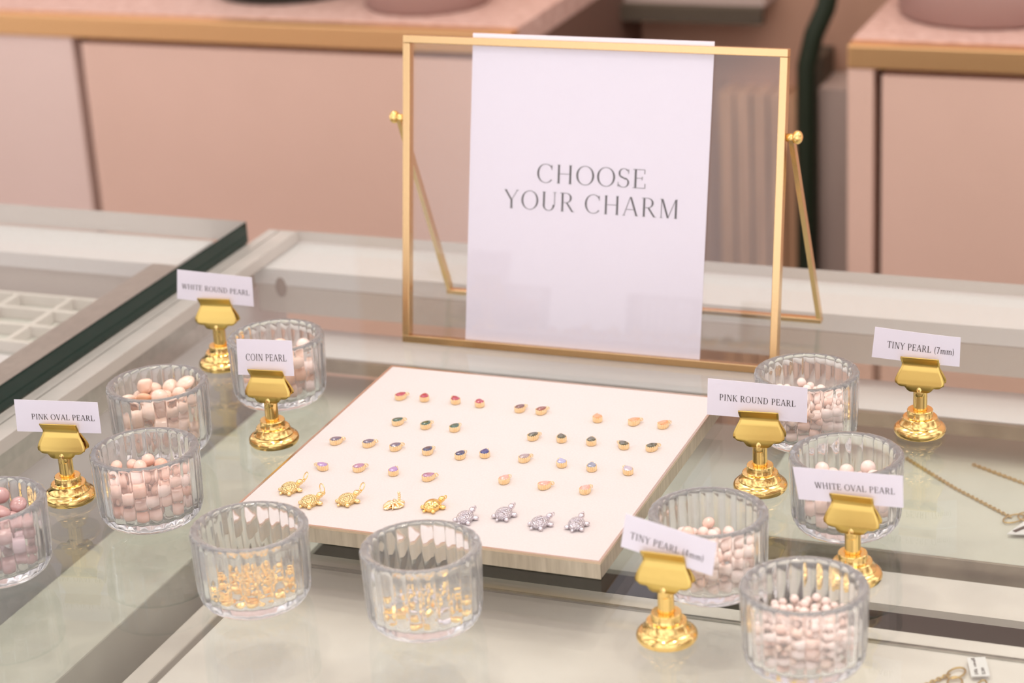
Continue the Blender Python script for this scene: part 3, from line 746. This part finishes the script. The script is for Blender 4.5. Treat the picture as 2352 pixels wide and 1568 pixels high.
def bead_mesh(name, kind):
    bm = bmesh.new()
    if kind == 'round': ball(bm, Vector(), 1.0)
    elif kind == 'oval': ball(bm, Vector(), 1.0, 1.12, 0.94, 0.94)
    elif kind == 'coin': ball(bm, Vector(), 1.0, 1.12, 1.05, 0.62)
    elif kind == 'baroque':
        ball(bm, Vector(), 1.0, 1.15, 0.95, 0.85, 24, 16)
        for v in bm.verts:
            c = v.co; k = 1 + 0.10 * math.sin(3.1 * c.x + 1.3) * math.cos(2.7 * c.y) + 0.06 * math.sin(4.3 * c.z + c.x * 2); v.co = c * k
    elif kind == 'ring': tube(bm, ring_pts((0,0,0), 0.72, (1,0,0), (0,1,0), 24), 0.26, 10, closed=True)
    elif kind == 'rondelle':
        lathe(bm, [(.35,-.55),(.75,-.5),(1.0,-.2),(1.0,.2),(.75,.5),(.35,.55)], 36, True, True, lambda r, z, a: r * (1 - 0.10 * abs(math.sin(a * 6))))
    elif kind == 'bar': box(bm, -1.0, 1.0, -.55, .55, -.5, .5, bev=0.16)
    elif kind == 'spring':
        tube(bm, [(0.62*math.cos(i*.7), 0.62*math.sin(i*.7), -0.8 + i*1.6/44) for i in range(45)], 0.2, 6)
    me = bpy.data.meshes.new(name); bm.to_mesh(me); bm.free()
    return me
REST = []
def fill(key, seed, n, name, kinds, rfun, mats, label, cat, group, cap=300):
    cx, cy = CUPS[key]; pos, rad = pile(seed, n, rfun); rg = random.Random(seed)
    vd = Vector((0.33, -0.80, 0.5)).normalized()
    order = sorted(range(n), key=lambda i: -(pos[i][0]*vd.x + pos[i][1]*vd.y + pos[i][2]*vd.z*1.6))
    lib = {}
    for k in kinds:
        for j, m in enumerate(mats):
            me = bead_mesh(name, k); me.materials.append(m); lib[(k, j)] = me
    keep = order[:cap]
    for i in keep:
        k = rg.choice(kinds); j = 0 if rg.random() < .5 else rg.randrange(len(mats))
        o = bpy.data.objects.new(name, lib[(k, j)]); COL.objects.link(o)
        o.location = (cx + pos[i][0], cy + pos[i][1], pos[i][2] + ZT + 0.0002)
        o.rotation_euler = (rg.uniform(-.5, .5), rg.uniform(-.5, .5), rg.uniform(0, 2*PI)) if kinds[0] != 'coin' else (rg.uniform(-1.2, 1.2), rg.uniform(-1.2, 1.2), rg.uniform(0, 2*PI))
        s = rad[i] * 0.985
        o.scale = (s, s, s)
        tag(o, label, cat, group)
    for i in order[cap:]:
        REST.append((Vector(pos[i]) + Vector((cx, cy, 0.0002)), rad[i]))
U = lambda a, b: (lambda rg: rg.uniform(a, b))
fill('A', 3, 34, 'pearl', ['oval', 'round'], U(.0044, .0054), PEARL['white'] + [PEARL['coin'][1]], 'large white pearl in the glass cup behind the COIN PEARL card', 'pearl', 'large white pearls')
fill('B', 5, 44, 'pearl', ['coin', 'baroque', 'oval'], U(.0040, .0056), PEARL['coin'] + [PEARL['pink'][0]], 'baroque cream or peach pearl in the glass cup left of the COIN PEARL card', 'pearl', 'mixed baroque pearls')
fill('C', 7, 74, 'pearl', ['oval', 'round'], U(.0034, .0041), PEARL['pink'], 'pink oval pearl in the glass cup beside the PINK OVAL PEARL card', 'pearl', 'pink oval pearls')
fill('F', 9, 48, 'pearl', ['oval', 'coin'], U(.0042, .0052), PEARL['mauve'] + [PEARL['white'][0]], 'mauve pearl in the glass cup cut off by the left edge', 'pearl', 'mauve pearls')
fill('H', 13, 48, 'pearl', ['oval', 'round'], U(.0039, .0046), PEARL['white'] + [PEARL['pink'][2]], 'white oval pearl in the glass cup behind the WHITE OVAL PEARL card', 'pearl', 'white oval pearls')
fill('I', 15, 110, 'seed_pearl', ['oval', 'round'], U(.0028, .0034), PEARL['tiny'], 'small white pearl in the glass cup behind the TINY PEARL (4mm) card', 'seed pearl', 'small white pearls', 95)
fill('G', 11, 170, 'seed_pearl', ['oval', 'round'], U(.0025, .0030), PEARL['tiny'] + [PEARL['pink'][2]], 'tiny pale pearl in the glass cup behind the PINK ROUND PEARL card', 'seed pearl', 'tiny pale pearls', 75)
fill('J', 17, 320, 'seed_pearl', ['round', 'oval'], U(.0019, .0024), PEARL['tiny'] + [PEARL['coin'][0]], 'tiny blush white pearl in the bottom right glass cup', 'seed pearl', 'tiny blush white pearls', 130)
bm = bmesh.new()
for p, r in REST: ball(bm, p, r, u=12, v=8)
o = obj('seed_pearl_heap', bm, PEARL['tiny'][0]); o['kind'] = 'stuff'
tag(o, 'remaining tiny pale seed pearls deep inside the heaps in the three cups at right', 'seed pearls')
fill('D', 19, 84, 'gold_bead', ['ring', 'rondelle', 'spring'], U(.0017, .0024), [M['beadgold'], M['gold']], 'tiny textured gold bead in the glass cup at the tray corner', 'bead', 'tiny gold beads')
fill('E', 21, 44, 'gold_bead', ['bar', 'rondelle', 'ring'], U(.0022, .0030), [M['beadgold'], M['gold'], M['beadgold'], M['silversmooth']], 'chunky gold bead in the glass cup in front of the tray', 'bead', 'chunky gold beads')

# ---------------------------------------------------------------- gem charms
def tear(a, w, L):
    """outline of a drop, tip towards +x"""
    return (L/2 * math.cos(a) , w/2 * 1.18 * math.sin(a) * (abs(math.sin(a/2)) ** 0.55))
def bezel_meshes():
    W_, L_ = 0.0057, 0.0078; n = 160; bm = bmesh.new()
    def ringv(off, z, fl=0.0, zm=0.0):
        out = []
        for i in range(n):
            a = 2*PI*i/n; x, y = tear(a, W_, L_); r = math.hypot(x, y) or 1
            k = (r + off - fl * (0.5 - 0.5*math.cos(a * 16))) / r
            out.append(bm.verts.new((x*k, y*k, z + zm * (0.5 + 0.5*math.cos(a*16)))))
        return out
    rings = [ringv(-.0004, 0), ringv(0.0, .0003, .00050), ringv(.00008, .0022, .00062), ringv(.00010, .0029, .00048, .00022), ringv(-.0002, .0031, 0, .00022), ringv(-.00035, .0029), ringv(-.0005, .0024)]
    for k in range(len(rings)-1):
        for i in range(n):
            j = (i+1) % n; f = bm.faces.new((rings[k][i], rings[k][j], rings[k+1][j], rings[k+1][i])); f.smooth = True
    bm.faces.new(rings[0][::-1]); bm.faces.new(rings[-1])
    g = bmesh.new(); m = 16
    def gr(s, z, ph=0.0):
        out = []
        for i in range(m):
            x, y = tear(2*PI*(i+ph)/m, W_, L_); out.append(g.verts.new((x*s, y*s, z)))
        return out
    gs = [gr(.90, .0026), gr(.91, .0030), gr(.76, .0035, .5), gr(.50, .0038)]
    for k in range(3):
        for i in range(m):
            j = (i+1) % m; A_, B_ = gs[k], gs[k+1]
            if k == 1:
                g.faces.new((A_[i], A_[j], B_[i])); g.faces.new((A_[j], B_[j], B_[i]))
            elif k == 2:
                g.faces.new((A_[i], B_[j], B_[i])); g.faces.new((A_[i], A_[j], B_[j]))
            else: g.faces.new((A_[i], A_[j], B_[j], B_[i]))
    g.faces.new(gs[-1]); g.faces.new(gs[0][::-1])
    bmesh.ops.recalc_face_normals(g, faces=g.faces)
    b = bmesh.new()
    for dy in (-.0005, .0005):
        tube(b, ring_pts((.0047, dy, .0018), .00085, (1, 0, 0), (0, 0, 1), 16), .00022, 6, closed=True)
    return bm, g, b
def gem_mat(name, c):
    return mat(name, c, 0.04, 0, **{'Coat Weight': 1.0, 'Coat Roughness': 0.02, 'Specular IOR Level': 0.8, 'IOR': 1.7})
GEM = {'ruby': gem_mat('ruby', (0.42, 0.01, 0.05)), 'garnet': gem_mat('brown_garnet', (0.17, 0.05, 0.035)), 'rust': gem_mat('rust_garnet', (0.28, 0.065, 0.03)), 'peach': gem_mat('peach_stone', (0.92, 0.33, 0.13)),
       'emerald': gem_mat('emerald', (0.008, 0.075, 0.03)), 'olive': gem_mat('olive_stone', (0.085, 0.075, 0.025)), 'slate': gem_mat('slate_violet_stone', (0.13, 0.10, 0.16)), 'navy': gem_mat('navy_sapphire', (0.01, 0.012, 0.09)),
       'royal': gem_mat('royal_sapphire', (0.008, 0.012, 0.17)), 'smoke': gem_mat('smoky_pale_stone', (0.38, 0.28, 0.27)), 'ice': gem_mat('ice_blue_stone', (0.40, 0.40, 0.62)), 'fog': gem_mat('fog_blue_stone', (0.27, 0.29, 0.38)),
       'pale': gem_mat('pale_lavender_stone', (0.52, 0.44, 0.52)), 'lavender': gem_mat('lavender_stone', (0.40, 0.24, 0.50)), 'orchid': gem_mat('orchid_stone', (0.42, 0.20, 0.33)), 'blush': gem_mat('blush_stone_gem', (0.92, 0.37, 0.28))}
bz, gm, bl = bezel_meshes()
_bez = bpy.data.meshes.new('bezel'); bz.to_mesh(_bez); bz.free(); _bez.materials.append(M['charmgold'])
_gem = {}
_gbase = bpy.data.meshes.new('gem'); gm.to_mesh(_gbase); gm.free()
_bail = bpy.data.meshes.new('bail'); bl.to_mesh(_bail); bl.free(); _bail.materials.append(M['charmgold'])
def gem_charm(x, y, ang, stone, label, group):
    t = thing('gem_charm', label, 'charm', (x, y, TH + 0.0001), (0, 0, ang), group)
    if stone not in _gem:
        me = _gbase.copy(); me.materials.append(GEM[stone]); _gem[stone] = me
    for nm, me in (('bezel', _bez), ('gem', _gem[stone]), ('bail', _bail)):
        o = bpy.data.objects.new(nm, me); COL.objects.link(o); o.parent = t
CHARMS = [
    (-0.0701, 0.0414, 57, 'ruby', 'ruby red drop charm showing its bail, leftmost of the four red charms'),
    (-0.0554, 0.0429, 107, 'ruby', 'second ruby red drop charm from the left'),
    (-0.0359, 0.0436, 130, 'ruby', 'third ruby red drop charm from the left'),
    (-0.0199, 0.0428, 117, 'ruby', 'rightmost ruby red drop charm, fourth in the back row'),
    (0.0066, 0.0413, 67, 'garnet', 'dark brown drop charm next to the rust red one in the back row'),
    (0.0200, 0.0412, 62, 'rust', 'rust red brown drop charm in the back row'),
    (0.0553, 0.0388, 114, 'peach', 'peach drop charm pointing away, leftmost of three peach charms at the back right'),
    (0.0777, 0.0392, 52, 'peach', 'middle peach drop charm of three at the back right'),
    (0.0953, 0.0391, 60, 'peach', 'peach drop charm at the back right corner, last of its row'),
    (-0.0562, 0.0057, 55, 'emerald', 'emerald green drop charm with visible bail, leftmost of three green charms'),
    (-0.0380, 0.0051, 70, 'emerald', 'middle emerald green drop charm of three'),
    (-0.0201, 0.0057, 79, 'emerald', 'rightmost emerald green drop charm of three'),
    (0.0285, 0.0051, 62, 'olive', 'leftmost olive drop charm of five'),
    (0.0448, 0.0067, 117, 'olive', 'second olive drop charm of five'),
    (0.0628, 0.0069, 107, 'olive', 'third olive drop charm, middle of the five'),
    (0.0819, 0.0062, 140, 'olive', 'fourth olive drop charm of five, tilted left'),
    (0.0987, 0.0073, 54, 'olive', 'rightmost olive drop charm with visible bail'),
    (-0.0798, -0.0286, 50, 'slate', 'greyish violet drop charm at the far left of its row'),
    (-0.0598, -0.0273, 49, 'slate', 'second greyish violet drop charm from the left'),
    (-0.0426, -0.0279, 58, 'slate', 'third greyish violet drop charm, beside the navy ones'),
    (-0.0225, -0.0284, 74, 'navy', 'first navy drop charm right of the greyish violet ones'),
    (-0.0022, -0.0293, 80, 'navy', 'second navy drop charm in the middle row'),
    (0.0103, -0.0237, 97, 'royal', 'bright royal blue drop charm, right of the navy charms'),
    (0.0344, -0.0243, 60, 'smoke', 'smoky pale drop charm right of the royal blue one'),
    (0.0564, -0.0252, 124, 'ice', 'ice blue drop charm below the second olive charm'),
    (0.0745, -0.0260, 107, 'fog', 'fog blue grey drop charm below the middle olive charm'),
    (0.0950, -0.0254, 130, 'pale', 'pale lavender white drop charm nearest the right edge of the tray'),
    (-0.0723, -0.0631, 162, 'lavender', 'lavender drop charm pointing back left, nearest the left edge of the tray'),
    (-0.0510, -0.0594, 55, 'orchid', 'pinkish orchid drop charm with bail, second from the left in its row'),
    (-0.0302, -0.0588, 97, 'lavender', 'lavender drop charm pointing away, third in its row'),
    (-0.0083, -0.0608, 46, 'orchid', 'long orchid drop charm with bail, above the leaf charm'),
    (0.0338, -0.0534, 77, 'blush', 'blush pink drop charm, leftmost of three pink ones at the front'),
    (0.0576, -0.0548, 46, 'blush', 'blush pink drop charm with bail, middle of three at the front'),
    (0.0810, -0.0544, 72, 'blush', 'blush pink drop charm, rightmost of three at the front'),
]
for x, y, a, s, l in CHARMS:
    gem_charm(x, y, R(a), s, l, 'gem drop charms laid out on the cream tray')

# ---------------------------------------------------------------- turtle charms and leaf charm
def turtle_parts(polished=False):
    sh = bmesh.new(); ball(sh, Vector((0, 0, .0020)), .0045, 1.12, .90, .74, 32, 20)
    bd = bmesh.new()
    ball(bd, Vector((.0064, 0, .0034)), .0017, 1.15, .95, .9)
    ball(bd, Vector((.0044, 0, .0022)), .0016, 1.3, .9, .8)
    for sx, sy in ((.0034, .0040), (.0034, -.0040), (-.0028, .0037), (-.0028, -.0037)):
        ball(bd, Vector((sx, sy, .0011)), .0014, 1.15, .9, .8, rz=math.atan2(sy, sx)); ball(bd, Vector((sx*.8, sy*.8, .0013)), .0011, 1.4, .9, .8, rz=math.atan2(sy, sx))
    ball(bd, Vector((-.0054, 0, .0010)), .0008, 1.3, 1, .9)
    lp_ = bmesh.new(); tube(lp_, ring_pts((.0087, 0, .0036), .00085, (1, 0, 0), (0, 0, 1), 18), .00032, 7, closed=True)
    return sh, bd, lp_
_tm = {}
def turtle(x, y, ang, metal, label, ring=None):
    t = thing('turtle_charm', label, 'charm', (x, y, TH + 0.0001), (0, 0, ang), 'turtle charms in the front row'); t.scale = (1.07, 1.07, 1.07)
    if metal not in _tm:
        sm, bmn = {'gold': (M['turtlegold'], M['goldsmooth']), 'silver': (M['silver'], M['silversmooth']), 'polished': (M['gold'], M['gold'])}[metal]
        ms = []
        for nm, b, m in zip(('shell', 'body', 'bail'), turtle_parts(), (sm, bmn, bmn)):
            me = bpy.data.meshes.new(nm); b.to_mesh(me); b.free(); me.materials.append(m)
            for p in me.polygons: p.use_smooth = True
            ms.append((nm, me))
        _tm[metal] = ms
    for nm, me in _tm[metal]:
        o = bpy.data.objects.new(nm, me); COL.objects.link(o); o.parent = t
    if ring:
        b = bmesh.new()
        if ring == 'flat': tube(b, ring_pts((.0095, .0006, .0048), .0021, (.75, .25, .6), (-.5, .8, .25), 26), .00030, 7, closed=True)
        elif ring == 'up': tube(b, ring_pts((.0084, .0004, .0062), .0026, (.1, .9, .1), (0, -.15, 1), 28), .00028, 7, closed=True)
        else: tube(b, ring_pts((.0103, 0, .0055), .0021, (.6, .1, .75), (.1, .5, -.1), 26), .00032, 7, closed=True)
        obj('jump_ring', b, M['goldsmooth'], t, smooth=True)
turtle(-0.0767, -0.0947, R(60), 'gold', 'textured gold turtle charm with upright ring, leftmost and farthest back in the turtle row', 'tall')
turtle(-0.0585, -0.1070, R(60), 'gold', 'textured gold turtle charm with a round ring standing above its head', 'up')
turtle(-0.0396, -0.0998, R(64), 'gold', 'textured gold turtle charm with slanting ring, nearest the leaf charm', 'tall')
turtle(0.0085, -0.0950, R(64), 'polished', 'shiny plain gold turtle charm without ring, right of the leaf charm', None)
turtle(0.0310, -0.1038, R(77), 'silver', 'silver turtle charm partly behind the cup of chunky gold beads', None)
turtle(0.0493, -0.0946, R(74), 'silver', 'silver turtle charm farthest back, second of the four silver ones', None)
turtle(0.0715, -0.0995, R(62), 'silver', 'silver turtle charm with long bail, third of the four silver ones', None)
turtle(0.0906, -0.0961, R(87), 'silver', 'rightmost silver turtle charm, nearest the front right tray corner', None)
LEAF = (-0.0133, -0.0969)
t = thing('leaf_charm', 'gold ridged leaf charm with a tall beaded bail, between the gold turtles', 'charm', (LEAF[0], LEAF[1], TH + 0.0001), (0, 0, R(62)))
bm = bmesh.new()
for sd in (-1, 1):
    ball(bm, (.0004, sd * .0023, .0008), .0040, 1.0, .72, .20, 28, 12, sd * .30)
ball(bm, (-.0034, 0, .0007), .0030, 1.15, .62, .22, 24, 12)
obj('blade', bm, M['charmgold'], t, smooth=True)
bm = bmesh.new()
for sd in (-1, 1):
    for i in range(5):
        a = R(28 + 31 * i); root = Vector((.0026 - .0011 * i, sd * .0003, .0015)); L = (.0046, .0054, .0050, .0042, .0034)[i]
        d = Vector((math.cos(a), sd * math.sin(a), 0)); bend = Vector((-.0010, 0, 0))
        pts = [root + d * L * q + bend * q * q + Vector((0, 0, .0006 * math.sin(q * PI) - .0008 * q * q)) for q in np.linspace(0, 1, 8)]
        tube(bm, pts, [.0005, .0007, .0008, .0008, .00075, .0007, .0006, .0003], 8)
obj('ridges', bm, M['charmgold'], t, smooth=True)
bm = bmesh.new(); tube(bm, [(.0040, 0, .0014), (.0015, 0, .0019), (-.0015, 0, .0018), (-.0045, 0, .0010), (-.0062, 0, .0006)], [.0005, .0008, .0008, .0006, .0003], 8)
obj('midrib', bm, M['charmgold'], t, smooth=True)
bm = bmesh.new()
for i in range(5): ball(bm, Vector((.0036 + .0006 * math.sin(i * .6), 0, .0018 + i * .0012)), .00085, u=12, v=8)
obj('bail', bm, M['charmgold'], t, smooth=True)
